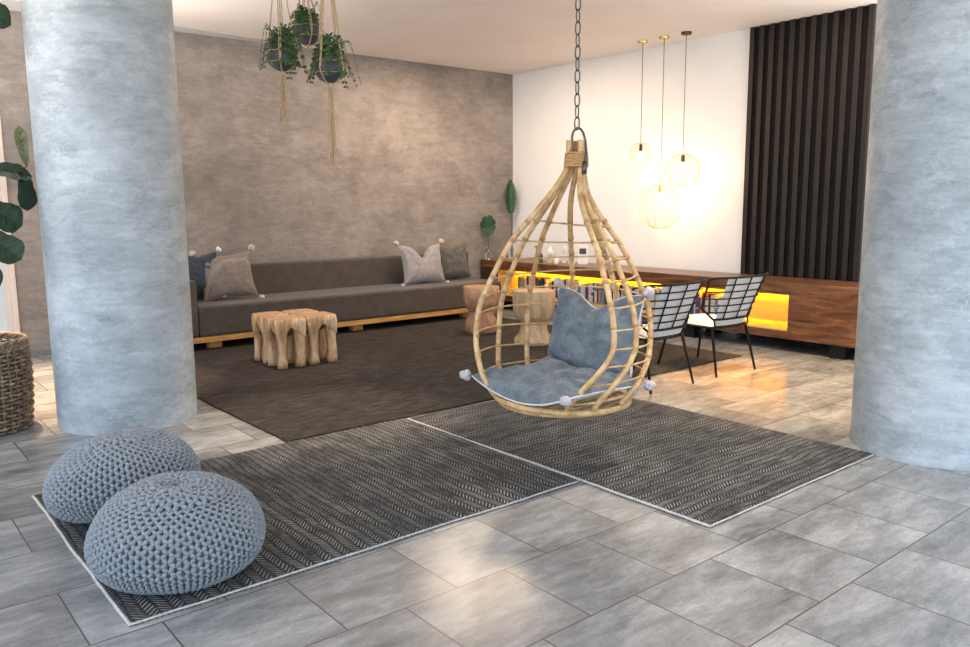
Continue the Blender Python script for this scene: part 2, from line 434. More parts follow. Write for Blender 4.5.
rug('jute_rug', 'dark brown woven rug under the two wire chairs and carved stools', 4.81, 6.84, 4.36, 9.05, .014, M['jute'], '', rag=.016, seed=13.)

# ------------------------------------------------------------------ knitted poufs
def pouf(label, x, y, tilt, seed, z0=.014):
    a = .342
    root = thing('knitted_pouf', label, 'pouf', (x, y, z0), group='knitted poufs')
    Rm = Matrix.Rotation(tilt[0], 3, 'X') @ Matrix.Rotation(tilt[1], 3, 'Y')
    ze = .135
    def surf(th, ph, k=1.):
        # dome above the widest line, tucked under below it, lumpy like a stuffed bag
        s, c = math.sin(th), math.cos(th)
        if c >= 0: R = a*abs(s)**.97; z = .240*c**.98
        else: R = a*abs(s)**.75; z = -.150*abs(c)**.85
        p = Vector((R*math.cos(ph)*k, R*math.sin(ph)*k, z*k))
        if th < .5: p.z -= .018*(1-th/.5)**2          # dimple at the gathered centre
        p *= 1+.035*noise.noise(p*5+Vector((seed, 0, 0)))
        p = Rm @ p; p.z += ze
        if p.z < .016: p.z = .016-(.016-p.z)*.10
        return p
    m = MB()
    m.grid(lambda u, v: surf(PI*v+1e-4, 2*PI*u, .945), 64, 32)
    m.build('filling', M['wool'], root, world=False)
    m = MB(); rows = 35; NC = 86; dth = (2.35-.05)/(rows-1)
    for j in range(rows):
        th = .05+dth*j; n = NC if th > .62 else (NC//2 if th > .27 else NC//4)
        for i in range(n):
            ph = 2*PI*i/n
            p = surf(th, ph); e1 = surf(th+.03, ph)-surf(th-.03, ph); h = e1.length/.06*dth; e1.normalize()
            e2 = surf(th, ph+.03)-surf(th, ph-.03); w = e2.length/.06*2*PI/n; e2 = (e2-e1*e2.dot(e1)).normalized(); nn = e1.cross(e2)
            sgn = 1 if (j+i) % 2 else -1
            ang = sgn*.80; l1 = e1*math.cos(ang)+e2*math.sin(ang); l2 = nn.cross(l1)
            jit = 1+.14*noise.noise(p*40+Vector((seed, 3, 1))); g = min(h*.53, w*.43)
            mat = Matrix((l1, l2, nn)).transposed()
            m.ball(p+e2*(w*.10*sgn), (h*.86*jit, g*jit, g*1.1*jit), 7, 5, mat)
    m.build('knit_cover', M['wool'], root, world=False)
    return root
pouf('blue grey knitted pouf in front, overlapping the other pouf', 1.015, 3.235, (.04, -.02), 0.)
pouf('blue grey knitted pouf behind, nearer the left pillar', 1.01, 3.98, (-.17, -.03), 5., z0=.05)

# ------------------------------------------------------------------ pillows
def pillow_mesh(w, h, t, pinch=.10, dip=0., sag=0., seed=0., wr=.012, N=30, back=None, dipw=.30, flat=1.):
    m = MB()
    def fn(side):
        tk = flat if side < 0 else 1.
        def g(a, b):
            u, v = 2*a-1, 2*b-1
            x = w/2*u*(1-pinch*(1-v*v)*(.4+.6*u*u)); y = h/2*v*(1-pinch*(1-u*u)*(.4+.6*v*v))
            th = (max(0, 1-abs(u)**2.6)*max(0, 1-abs(v)**2.6))**.5
            z = side*t/2*th*tk
            k = noise.noise(Vector((u*2.2+seed, v*2.2, side*.7)))+.5*noise.noise(Vector((u*5+seed, v*5+3, side)))
            # folds run in from the corners
            fold = math.sin(9*math.atan2(abs(v)-1.02, abs(u)-1.02+1e-3)+seed)*math.exp(-2.2*((abs(u)-1)**2+(abs(v)-1)**2))
            z += th**.7*wr*(k*1.3+fold*.8)*side*tk
            if dip:
                e = math.exp(-(u/dipw)**2)*max(0, (v+.5)/1.5)**2
                y -= dip*e; z *= 1-.5*e
            if sag: z -= sag*(1-u*u)*(.35+.65*(1-v)/2)
            return (x, y, z)
        return g
    m.grid(fn(1), N, N)
    if back: m.cur = 1
    m.grid(fn(-1), N, N, True)
    return m, fn(1)
def tassel_blob(m, c, r, seed):
    for k in range(9):
        q = Vector((noise.noise(Vector((k*1.7, seed, 0))), noise.noise(Vector((k*2.3, seed, 5))), noise.noise(Vector((k*1.1, seed, 9)))))*r*1.05
        m.ball(Vector(c)+q, r*(.62+.2*((k*7) % 3)/2), 8, 6, rough=.35, seed=k+seed)
def pillow(name, label, M4, w, h, t, mat, pm, pr=.028, cat='pillow', back=None, corners=((1, 1), (-1, 1), (1, -1), (-1, -1)), group=None, **kw):
    root = thing(name, label, cat, M4.translation, group=group)
    mb, fn = pillow_mesh(w, h, t, back=back, **kw)
    mb.v = [tuple(M4 @ Vector(p)) for p in mb.v]
    o = mb.build('cover', [mat, back or mat], root)
    # piping along the seam
    s = [fn(i/24, 0) for i in range(25)]+[fn(1, i/24) for i in range(1, 25)]+[fn(1-i/24, 1) for i in range(1, 25)]+[fn(0, 1-i/24) for i in range(1, 24)]
    p = MB(); p.tube([M4 @ Vector(q) for q in s], .0045, 5, True); p.build('piping', back or mat, root)
    if pm:
        for k, (a, b) in enumerate(corners):
            q = M4 @ (Vector(fn((a+1)/2, (b+1)/2))+Vector((a*pr*.8, b*pr*.8, 0)))
            t_ = MB(); tassel_blob(t_, q, pr, k+kw.get('seed', 0)); t_.build('tassel', pm, root)
    return root
def frame4(o, x, y):
    """matrix with local x along x, local y along y"""
    x = Vector(x).normalized(); y = Vector(y); y = (y-x*y.dot(x)).normalized(); z = x.cross(y)
    return Matrix(((x.x, y.x, z.x, o[0]), (x.y, y.y, z.y, o[1]), (x.z, y.z, z.z, o[2]), (0, 0, 0, 1)))

# ------------------------------------------------------------------ sofa
SX0, SX1, SY0 = 2.90, 7.0, 8.15
t = thing('sofa', 'long low taupe sofa on a honey wood frame against plaster wall', 'sofa', (4.9, 8.6, 0))
m = MB(); m.box(2.5, SX1, SY0, SY0+.10, .095, .155); m.box(2.5, SX1, 8.95, 9.04, .095, .155); m.box(2.5, 2.6, SY0, 9.04, .095, .155); m.box(SX1-.1, SX1, SY0, 9.04, .095, .155)
for k in range(6): m.box(2.6+k*.85, 2.7+k*.85, SY0+.1, 8.95, .10, .15)
m.build('base_frame', M['sofa_wood'], t, smooth=False, bevel=.006)
for x in (3.1, 4.83, 6.5):
    MB().box(x-.07, x+.07, 8.26, 8.36, .0145, .095).build('leg', M['sofa_wood'], t, smooth=False, bevel=.006)
    MB().box(x-.07, x+.07, 8.87, 8.97, .0145, .095).build('leg', M['sofa_wood'], t, smooth=False, bevel=.006)
def soft_box(x0, x1, y0, y1, z0, z1, puff, seed=0):
    m = MB(); m.box(x0, x1, y0, y1, z0, z1); return m
soft_box(SX0, SX1, SY0-.01, 8.86, .157, .475, .02).build('seat_cushion', M['sofa'], t, bevel=.028, angle=60)
soft_box(SX0, SX1, 8.845, 9.05, .157, .835, .02).build('backrest', M['sofa'], t, bevel=.03, angle=60)
soft_box(2.52, SX0-.006, SY0-.01, 9.05, .157, .75, .02).build('armrest', M['sofa'], t, bevel=.03, angle=60)
pillow('throw_pillow', 'taupe striped pillow with cream pompoms at the left end of sofa', frame4((3.40, 8.60, .735), (1, -.12, .06), (-.10, .30, 1)), .60, .52, .20, M['pil_taupe'], M['pom'], .034, seed=2., pinch=.12, group='sofa pillows')
pillow('throw_pillow', 'black and blue pillow half hidden behind the taupe striped pillow', frame4((3.10, 8.70, .76), (1, -.55, .1), (-.10, .22, 1)), .46, .46, .16, M['pil_navy'], M['ceramic'], .026, seed=7., pinch=.14, group='sofa pillows')
pillow('throw_pillow', 'lilac grey pillow with sagging top edge at the right end of sofa', frame4((6.02, 8.60, .73), (1, -.04, .0), (.0, .26, 1)), .64, .52, .20, M['pil_lilac'], M['pom'], .036, seed=4., pinch=.10, dip=.17, group='sofa pillows')
pillow('throw_pillow', 'plain charcoal pillow at the right end of sofa, behind lilac grey one', frame4((6.60, 8.70, .72), (1, -.3, .08), (.03, .25, 1)), .46, .46, .16, M['pil_dark'], None, seed=11., pinch=.10, dip=.03, group='sofa pillows')

# ------------------------------------------------------------------ root-wood tables (teak root stools)
def root_table(label, x, y, w, l, h, seed, rz=0):
    root = thing('root_wood_table', label, 'side table', (x, y, .016), rz, group='root wood tables')
    N = 9
    # slab with gnarled sides
    m = MB()
    def prof(a, k):
        c, s = math.cos(a), math.sin(a); q = (abs(c)**5+abs(s)**5)**(-1/5)
        n = 1+.07*noise.noise(Vector((c*1.8+seed, s*1.8, k*1.3)))+.03*noise.noise(Vector((c*5+seed, s*5, k*3)))
        return w/2*c*q*n, l/2*s*q*n
    n = 56; levels = [(.95, h), (1.0, h-.010), (1.03, h-.05), (1.0, h-.09), (.97, h-.125), (.86, h-.135)]
    vs = []
    for k, (g, z) in enumerate(levels):
        for i in range(n):
            a = 2*PI*i/n; px, py = prof(a, z*3)
            zz = z
            if k >= 3: zz = z+.03*noise.noise(Vector((math.cos(a)*3+seed, math.sin(a)*3, 2)))+.05*max(0, math.cos(4*a))-.05*max(0, -math.cos(4*a))
            vs.append((px*g, py*g, zz))
    fs = [(k*n+i, (k+1)*n+i, (k+1)*n+(i+1) % n, k*n+(i+1) % n) for k in range(len(levels)-1) for i in range(n)]
    m.add(vs, fs); m.add([vs[5*n+i] for i in range(n)], [tuple(range(n))[::-1]])
    m.cur = 1; m.add([vs[i] for i in range(n)], [tuple(range(n))])
    m.build('top', [M['teak'], M['teak_top']], root, world=False, angle=50)
    for k, (sx, sy) in enumerate(((-1, -1), (1, -1), (-1, 1), (1, 1))):
        g = MB(); lx, ly = sx*(w/2-.055), sy*(l/2-.055); lev = 10; nn = 16; vs = []
        for j in range(lev):
            tt = j/(lev-1); z = (h-.06)*(1-tt)
            r = .056-.012*math.sin(PI*min(1, tt*.9))+.012*max(0, .35-tt)
            ox = .012*noise.noise(Vector((seed+k*3, tt*2.0, 4)))-sx*.006; oy = .012*noise.noise(Vector((seed+k*3, tt*2.0, 8)))-sy*.006
            for i in range(nn):
                a = 2*PI*i/nn; c_, s_ = math.cos(a), math.sin(a); q = (abs(c_)**3+abs(s_)**3)**(-1/3)
                rq = r*q*(1+.16*noise.noise(Vector((c_*1.2+seed, s_*1.2+k, tt*1.6))))
                vs.append((lx+ox+rq*c_*.95, ly+oy+rq*s_*.95, z))
        fs = [(j*nn+i, (j+1)*nn+i, (j+1)*nn+(i+1) % nn, j*nn+(i+1) % nn) for j in range(lev-1) for i in range(nn)]
        fs += [tuple(range(nn)), tuple((lev-1)*nn+i for i in reversed(range(nn)))]
        g.add(vs, fs); g.build('leg', M['teak'], root, world=False)
    return root
root_table('knobbly root wood table nearest the camera of the cluster by sofa', 3.235, 6.86, .30, .32, .455, 1.)
root_table('root wood table on the right of the cluster by sofa', 3.565, 6.87, .31, .32, .455, 5.)
root_table('root wood table at the back left of the cluster by sofa', 3.245, 7.20, .29, .31, .455, 9.)
root_table('root wood table at the back right of the cluster by sofa, mostly hidden', 3.565, 7.20, .30, .31, .452, 14.)

# ------------------------------------------------------------------ carved wooden stools
def carved_stool(label, x, y, prof, mat, capmat, wobs, seed, z0=.016):
    root = thing('carved_stool', label, 'stool', (x, y, z0), group='carved wooden stools')
    wob = lambda a, z: 1+wobs*noise.noise(Vector((math.cos(a)*1.3+seed, math.sin(a)*1.3, z*3)))+wobs*.5*math.cos(3*a+seed)
    n = len(prof); mid = min(range(n), key=lambda i: prof[i][0])
    MB().lathe(prof[:mid+1], 40, wob=wob).build('foot', mat, root, world=False, angle=50)
    MB().lathe(prof[mid:], 40, wob=wob).build('seat_block', [mat], root, world=False, angle=50)
    return root
carved_stool('reddish hourglass stump stool between sofa end and console', 5.84, 7.18,
    [(.17, 0), (.185, .02), (.19, .08), (.18, .15), (.155, .21), (.145, .245), (.15, .265), (.19, .295), (.205, .35), (.21, .43), (.205, .525), (.195, .54)], M['suar'], None, .09, 2.)
carved_stool('pale drum shaped wooden stool seen through the hanging chair', 5.80, 6.22,
    [(.205, 0), (.215, .015), (.21, .05), (.165, .10), (.145, .16), (.14, .215), (.15, .235), (.185, .26), (.215, .31), (.226, .42), (.230, .555), (.222, .57)], M['mango'], None, .015, 6.)

# ------------------------------------------------------------------ hanging chair
HC = Vector((3.12, 3.10, 0))
toc = -Vector((HC.x, HC.y, 0)).normalized(); lef = Vector((toc.y, -toc.x, 0))   # lef: to the camera's left
if lef.dot(r0) > 0: lef = -lef
def hdir(deg): a = math.radians(deg); return toc*math.cos(a)+lef*math.sin(a)
Rz = [(.44, .37), (.48, .40), (.551, .44), (.65, .468), (.749, .482), (.86, .478), (.973, .452), (1.12, .385), (1.26, .312), (1.33, .265), (1.411, .200), (1.492, .140), (1.572, .090), (1.65, .056), (1.705, .043), (1.835, .040)]
CXo = [(.40, -.01), (1.33, .0), (1.411, .005), (1.492, .013), (1.572, .028), (1.65, .048), (1.705, .058), (1.835, .060)]
def hp(z, deg, k=1.): return HC+r0*interp(CXo, z)+hdir(deg)*interp(Rz, z)*k+Vector((0, 0, z))
ribs = dict(A=(88, 76), B=(128, 118), C=(153, 150), D=(187, 190), E=(223, 232), H=(268, 305), G=(309, 335), F=(328, 357))
def ribang(key, z):
    mid, bas = ribs[key]
    if z > 1.3:
        return mid
    s = max(0, min(1, (.80-z)/.40)); return mid+(bas-mid)*s*s*(3-2*s)
hang = thing('hanging_chair', 'teardrop rattan hanging chair with blue grey cushions over the rug', 'hanging chair', (HC.x, HC.y, .36))
def rib_path(key):
    zs = [1.835-.028*(hash(key) % 3) if False else 1.835, 1.76, 1.705, 1.65, 1.572, 1.492, 1.411, 1.33, 1.26, 1.12, .973, .86, .749, .65, .551, .49, .44]
    return smooth_path([hp(z, ribang(key, z)) for z in zs], 5)
for i, key in enumerate(ribs):
    P = rib_path(key); tb = MB()
    rad = []
    for k, p in enumerate(P):
        node = .0012 if (k+i*3) % 13 == 0 else 0
        rad.append(.0152+node+.0008*noise.noise(p*3))
    P = [p+Vector((noise.noise(p*2.3+Vector((i, 0, 0))), noise.noise(p*2.3+Vector((0, i, 4))), 0))*.005 for p in P]
    tb.tube(P, rad, 10); tb.build('rib', M['rattan'], hang)
# base ring, doubled, and its slats
def ring_pt(deg, z=.395, k=1.): return HC+r0*(-.01)+hdir(deg)*.372*k+Vector((0, 0, z))
m = MB(); m.tube([ring_pt(a*5, .430+.012*math.sin(math.radians(a*5))) for a in range(72)], .0165, 10, True); m.build('base_ring', M['rattan'], hang)
m = MB(); m.tube([ring_pt(a*5, .408, .93) for a in range(72)], .011, 8, True); m.build('base_ring', M['rattan'], hang)
for k in range(-3, 4):
    off = k*.095; half = math.sqrt(.36**2-off**2)
    a = HC+r0*(-.01); m = MB(); dirx = Vector((1, 0, 0)); diry = Vector((0, 1, 0))
    m.tube([a+diry*off+dirx*(-half+2*half*j/8)+Vector((0, 0, .422-.012*math.sin(PI*j/8))) for j in range(9)], .009, 7); m.build('base_slat', M['rattan'], hang)
# thin horizontal canes
order = ['A', 'B', 'C', 'D', 'E', 'H', 'G', 'F']
for k, z in enumerate((1.40, 1.30, 1.205, 1.10, .99, .88, .77, .665, .57, .485)):
    pts = []
    for q in range(len(order)-1):
        a0, a1 = ribang(order[q], z), ribang(order[q+1], z)
        for s in range(6):
            a = a0+(a1-a0)*s/6; pts.append(hp(z+.03*math.sin(a*.02+k)*.6-.02*(q/7.)*(1 if k < 3 else 0), a, 1.0-.012*math.sin(PI*s/6)))
    pts.append(hp(z, ribang('F', z)))
    m = MB(); m.tube(pts, [.0052+.0006*noise.noise(p*9) for p in pts], 7); m.build('cane', M['rattan'], hang)
    for q in range(len(order)):
        pz = hp(z+.03, ribang(order[q], z+.03)); dn = hp(z-.02, ribang(order[q], z-.02)); ax = (pz-dn).normalized(); p = dn+(pz-dn)*.45
        b = MB(); b.tube([p-ax*.010, p+ax*.010], .0172, 9)
        b.build('cane_binding', M['rattan_dark'], hang)
# knot at the top: wrapped bands
m = MB()
for k in range(6):
    z = 1.70+k*.013; cc = HC+r0*interp(CXo, z)
    m.tube([cc+hdir(a*15)*(.060-.001*k)+Vector((0, 0, z+.002*math.sin(a))) for a in range(24)], .0085, 6, True)
m.build('knot_wrapping', M['rattan_dark'], hang)
cc = HC+r0*.06
# shackle through the knot
m = MB(); top = cc+Vector((0, 0, 1.90)); e = r0
m.tube(smooth_path([cc+e*(-.012)+Vector((0, 0, 1.73)), cc+e*(-.024)+Vector((0, 0, 1.80)), cc+e*(-.022)+Vector((0, 0, 1.87)), top+e*.004, cc+e*.034+Vector((0, 0, 1.87))+toc*.02, cc+e*.05+Vector((0, 0, 1.78))+toc*.05, cc+e*.045+Vector((0, 0, 1.70))+toc*.06, cc+e*.036+Vector((0, 0, 1.66))+toc*.065], 5), .0066, 8)
m.tube([cc+e*.045+Vector((0, 0, 1.72))+toc*.06, cc+e*.040+Vector((0, 0, 1.655))+toc*.065], .0125, 8)
m.build('shackle', M['steel'], hang)
# cushions resting in the chair
pillow('seat_cushion', 'blue grey seat cushion with white underside lying in hanging chair', frame4((3.04, 3.08, .535), (0, -1, 0), (1, 0, -.03)), .74, .60, .22, M['denim'], M['tassel'], .028, 'cushion',
       back=M['white_cloth'], seed=3., pinch=.05, sag=.085, wr=.034, N=40, flat=.22)
pillow('back_cushion', 'blue grey back cushion with dipped top propped up in hanging chair', frame4((3.375, 3.12, .755), (0, -1, 0), (.24, 0, 1)), .66, .50, .22, M['denim'], M['tassel'], .028, 'cushion',
       back=M['white_cloth'], seed=8., pinch=.05, dip=.09, wr=.032, N=40, dipw=.40)
# chain to the ceiling
ch = thing('steel_chain', 'grey steel chain hanging from ceiling, holding the rattan chair', 'chain', tuple(top+Vector((0, 0, .0))))
zt = 1.885; k = 0; LL = .075
while zt < ZC-.03:
    a = Vector((1, .2, 0)).normalized() if k % 2 else Vector((-.2, 1, 0)).normalized()
    c = Vector((top.x, top.y, zt+LL/2)); pts = []
    for s in range(16):
        q = 2*PI*s/16; zz = math.sin(q)
        pts.append(c+a*(.0145*math.cos(q))+Vector((0, 0, (LL/2-.004)*math.copysign(abs(zz)**.7, zz))))
    m = MB(); m.tube(pts, .0040, 6, True); m.build('link', M['steel'], ch); zt += LL-.014; k += 1
m = MB(); m.lathe([(.05, ZC-.016), (.05, ZC-.001)], 20, (top.x, top.y, 0)); m.tube([(top.x, top.y, ZC-.05), (top.x, top.y, ZC-.01)], .008); m.build('ceiling_plate', M['steel'], ch)

# ------------------------------------------------------------------ console along the white wall
CX0, CX1, CZ = 7.40, 7.985, .70
CY0, CY1 = 2.75, 9.085
con = thing('console', 'long low walnut console with amber lit open shelf along wall', 'console', (7.7, 5.9, 0))
MB().box(CX0, CX1, CY0, CY1, .60, CZ).build('top', M['walnut'], con, smooth=False, bevel=.004)
MB().box(CX0, CX1, CY0, CY1, .13, .21).build('bottom', M['walnut'], con, smooth=False, bevel=.004)
MB().box(CX0+.002, CX0+.03, CY0, 4.20, .21, .60).build('front_panel', M['walnut'], con, smooth=False)
MB().box(CX0+.002, CX0+.03, 8.72, CY1, .21, .60).build('front_panel', M['walnut_dark'], con, smooth=False)
MB().box(CX0+.002, 7.93, CY0, CY0+.03, .21, .60).build('end_panel', M['walnut'], con, smooth=False)
MB().box(CX0+.03, 7.9, 4.17, 4.20, .21, .60).build('divider', M['shelf'], con, smooth=False)
MB().box(CX0+.03, 7.9, 8.72, 8.75, .21, .60).build('divider', M['shelf'], con, smooth=False)
MB().box(CX0+.002, CX0+.02, 4.20, 8.72, .574, .60).build('shelf_lip', M['walnut'], con, smooth=False)
MB().box(7.9, 7.93, CY0, CY1, .21, .60).build('back_panel', M['shelf'], con, smooth=False)
MB().box(CX0+.012, 7.9, 4.20, 8.72, .21, .222).build('shelf_liner', M['shelf'], con, smooth=False)
tag(MB().box(7.85, 7.875, 4.22, 8.70, .588, .5995).build('light_strip', M['led'], con, smooth=False), 'glowing amber light strip')
for y in (3.68, 5.4, 7.1, 8.7):
    MB().box(7.42, 7.52, y-.075, y+.075, 0, .13).build('leg', M['black'], con, smooth=False)
    MB().box(7.85, 7.95, y-.075, y+.075, 0, .13).build('leg', M['black'], con, smooth=False)

MB().box(7.826, 7.838, 4.20, 8.72, .568, .60).build('added_glare_lip', M['shelf'], con, smooth=False)  # lip added to block the strip's glare reflecting in the floor
# books on the shelf
cols = dict(white=(.86, .84, .80), navy=(.02, .03, .09), black=(.015, .015, .018), grey=(.38, .38, .40), red=(.35, .04, .05), green=(.05, .15, .08), tan=(.62, .50, .34), blue=(.14, .27, .48), teal=(.04, .18, .20), purple=(.16, .07, .18))
bm_ = {k: simple('book_cover_'+k, v, .5, var=.1) for k, v in cols.items()}
y = 8.55; weights = ['white']*7+['navy']*3+['black']*4+['grey']*3+['red']*2+['green', 'tan', 'tan', 'blue', 'blue', 'teal', 'purple']
rb = random.Random(3)
while y > 5.15:
    w_ = rb.uniform(.024, .048); h_ = rb.uniform(.20, .27); dp = rb.uniform(.13, .17); k = rb.choice(weights)
    if rb.random() < .03: y -= .06
    o = MB()
    xf = 7.66+rb.uniform(-.012, .012)
    o.box(xf, xf+dp, -w_/2, -w_/2+.003, 0, h_); o.box(xf, xf+dp, w_/2-.003, w_/2, 0, h_); o.box(xf-.002, xf+.002, -w_/2, w_/2, 0, h_)
    o.cur = 1; o.box(xf+.002, xf+dp-.004, -w_/2+.003, w_/2-.003, .004, h_-.004)
    o.cur = 2
    if rb.random() < .6: zz = rb.uniform(.3, .75)*h_; o.box(xf-.0028, xf-.002, -w_/2+.003, w_/2-.003, zz, zz+rb.uniform(.015, .06))
    b = o.build('book', [bm_[k], M['paper'], bm_[rb.choice(['white', 'tan', 'red', 'blue'])]], smooth=False)
    b.location = (0, y-w_/2, .2225); 
    tag(b, f'{k} spined book standing in the amber lit console shelf', 'book', f'{k} books on the console shelf')
    y -= w_+.0015

# ------------------------------------------------------------------ slatted screen
scr = thing('slat_screen', 'floor to ceiling dark slatted wood screen on the white wall', 'screen', (8.0, 4.5, 0))
MB().box(8.03, 8.049, 3.80, 5.145, 0, ZC-.002).build('backing_board', M['backing'], scr, smooth=False)
ns = 12; p_ = (5.145-3.80)/(ns-.53)
for k in range(ns):
    y0 = 3.80+k*p_
    MB().box(7.998, 8.03, y0, y0+p_*.47, 0, ZC-.002).build('slat', M['slat'], scr, smooth=False, bevel=.002)
    MB().box(7.9965, 8.0, y0+.004, y0+p_*.47-.004, 1.50, 1.505).build('slat_joint', M['backing'], scr, smooth=False)

# ------------------------------------------------------------------ pendants
def pendant(label, x, y, z0, z1, r, kind, cmat, n):
    t = thing('pendant_lamp', label, 'pendant lamp', (x, y, z0), group='pendant lamps over the console')
    MB().lathe([(.055, ZC-.028), (.058, ZC-.024), (.058, ZC-.001)], 24, (x, y, 0)).build('canopy', cmat, t, angle=40)
    m = MB(); m.tube([(x, y, z1-.03), (x, y, ZC-.02)], .0035, 6); m.build('cord', M['cord'], t)
    MB().lathe([(.012, z1-.005), (.022, z1-.02), (.022, z1-.085), (.016, z1-.09)], 16, (x, y, 0)).build('socket', M['dark_brass'] if r < .22 else M['brass'], t, angle=40)
    m = MB(); m.lathe([(.004, z1-.20), (.022, z1-.193), (.032, z1-.17), (.031, z1-.145), (.02, z1-.11), (.013, z1-.088)], 16, (x, y, 0)); m.build('bulb', M['bulb'], t)
    g = MB(); zc, h = (z0+z1)/2, (z1-z0)/2
    rt = .03 if kind != 'drum' else r*.55
    for i in range(n):
        a = 2*PI*i/n; pts = []
        for j in range(17):
            th = PI*j/16; s = math.sin(th); c = math.cos(th)
            if kind == 'drum': R = r*(.55+.45*s**.5) if .02 < th < PI-.02 else r*.55
            else: R = max(r*abs(s)**.8, rt)
            pts.append((x+R*math.cos(a), y+R*math.sin(a), zc+h*c))
        g.tube(pts, .0026, 5)
    for zz in (z1, z0):
        g.tube([(x+rt*math.cos(q*PI/12), y+rt*math.sin(q*PI/12), zz) for q in range(24)], .003, 5, True)
    if kind == 'drum':
        for q in range(4): g.tube([(x, y, z1-.004), (x+rt*math.cos(q*PI/2), y+rt*math.sin(q*PI/2), z1)], .0025, 5)
    g.build('wire_cage', M['brass'], t)
    l = bpy.data.lights.new('bulb_light', 'POINT'); l.energy = PEND; l.color = (1., .73, .42); l.shadow_soft_size = .04
    lo = bpy.data.objects.new('bulb_light', l); C.objects.link(lo); lo.location = (x, y, z1-.25); lo.parent = t; lo.matrix_parent_inverse = t.matrix_world.inverted()
    return t
PEND = 6.5
pendant('small drum shaped brass wire pendant lamp, leftmost of the three', 7.645, 6.335, 1.90, 2.20, .115, 'drum', M['brass'], 12)
pendant('largest and lowest brass wire globe pendant lamp', 7.64, 6.02, 1.20, 1.71, .25, 'globe', M['brass'], 16)
pendant('squat pumpkin shaped brass wire pendant lamp nearest the slatted screen', 7.64, 5.715, 1.70, 2.045, .195, 'globe', M['dark_brass'], 22)

# ------------------------------------------------------------------ wire chairs
def wire_chair(label, x, y, rz):
    t = thing('wire_chair', label, 'chair', (x, y, 0), rz, group='black wire chairs')
    W = dict(world=False)
    def S(u, v):
        e = abs(u)
        return Vector((u*(.335+.06*v), -.285-.15*v+.14*e**3.5, .495+.375*v))
    def low(u): return .0 if abs(u) < .76 else .26*((abs(u)-.76)/.24)
    m = MB()
    for v in (.17, .335, .5, .665, .83):
        us = [q/20-1 for q in range(41)]
        m.tube([S(u, v) for u in us if v >= low(u)-.001], .0062, 6)
    m.tube([S(q/20-1, 1-.05*max(0, (abs(q/20-1)-.85)/.15)**2) for q in range(41)], .0100, 7)
    m.tube([S(q/20-1, low(q/20-1)) for q in range(41)], .0100, 7)
    for u in (-.5, 0, .5): m.tube([S(u, low(u)+(1-low(u))*q/8) for q in range(9)], .0062, 6)
    for u in (-1, 1): m.tube([S(u, low(u)+(.95-low(u))*q/8) for q in range(9)], .0100, 7)
    m.build('wire_back', M['black'], t, **W)
    def seat(a, k=1., z=.42):
        c, s = math.cos(a), math.sin(a); q = (abs(c)**4+abs(s)**4)**(-.25)
        return Vector((.27*k*c*q, .02+.29*k*s*q, z))
    m = MB(); m.tube([seat(2*PI*q/40) for q in range(40)], .009, 7, True)
    for k in range(-3, 4): m.tube([(k*.07, -.26, .418), (k*.07, .30, .418)], .005, 6)
    for k in range(-2, 3): m.tube([(-.26, .02+k*.1, .414), (.26, .02+k*.1, .414)], .005, 6)
    for sx in (-1, 1): m.tube([(sx*.23, -.245, .42), (sx*.240, -.232, .50)], .008, 6)
    m.build('seat_frame', M['black'], t, **W)
    for sx, sy, fx, fy in ((-1, -1, .278, -.31), (1, -1, .278, -.31), (-1, 1, .285, .34), (1, 1, .285, .34)):
        m = MB(); m.tube([(sx*.235, sy*.235+.02, .415), (sx*fx, fy, .0165 if sy > 0 else .0005)], [.014, .010], 8); m.build('leg', M['black'], t, **W)
    m = MB()
    def pad(side):
        def g(a, b):
            u, v = (2*a-1)*.66, b*1.14-.17
            p = S(u, v); e = (max(0, 1-(2*a-1)**4)*max(0, 1-(2*b-1)**4))**.5
            return (p.x, p.y+.016+(.055*e if side > 0 else .0), p.z)
        return g
    m.grid(pad(1), 16, 16, True); m.grid(pad(-1), 16, 16); m.build('back_cushion', M['white_cloth'], t, **W)
    m = MB()
    def sp(side):
        def g(a, b):
            u, v = 2*a-1, 2*b-1; e = (max(0, 1-u**4)*max(0, 1-v**4))**.5
            return (u*.235, .03+v*.245, .428+(.05*e if side > 0 else 0))
        return g
    m.grid(sp(1), 16, 16); m.grid(sp(-1), 16, 16, True); m.build('seat_cushion', M['white_cloth'], t, **W)
    return t
wire_chair('black wire chair with white cushions, left one beside hanging chair', 5.22, 4.25, .0)
wire_chair('black wire chair with white cushions, right one nearer the slatted screen', 6.14, 4.25, -.05)

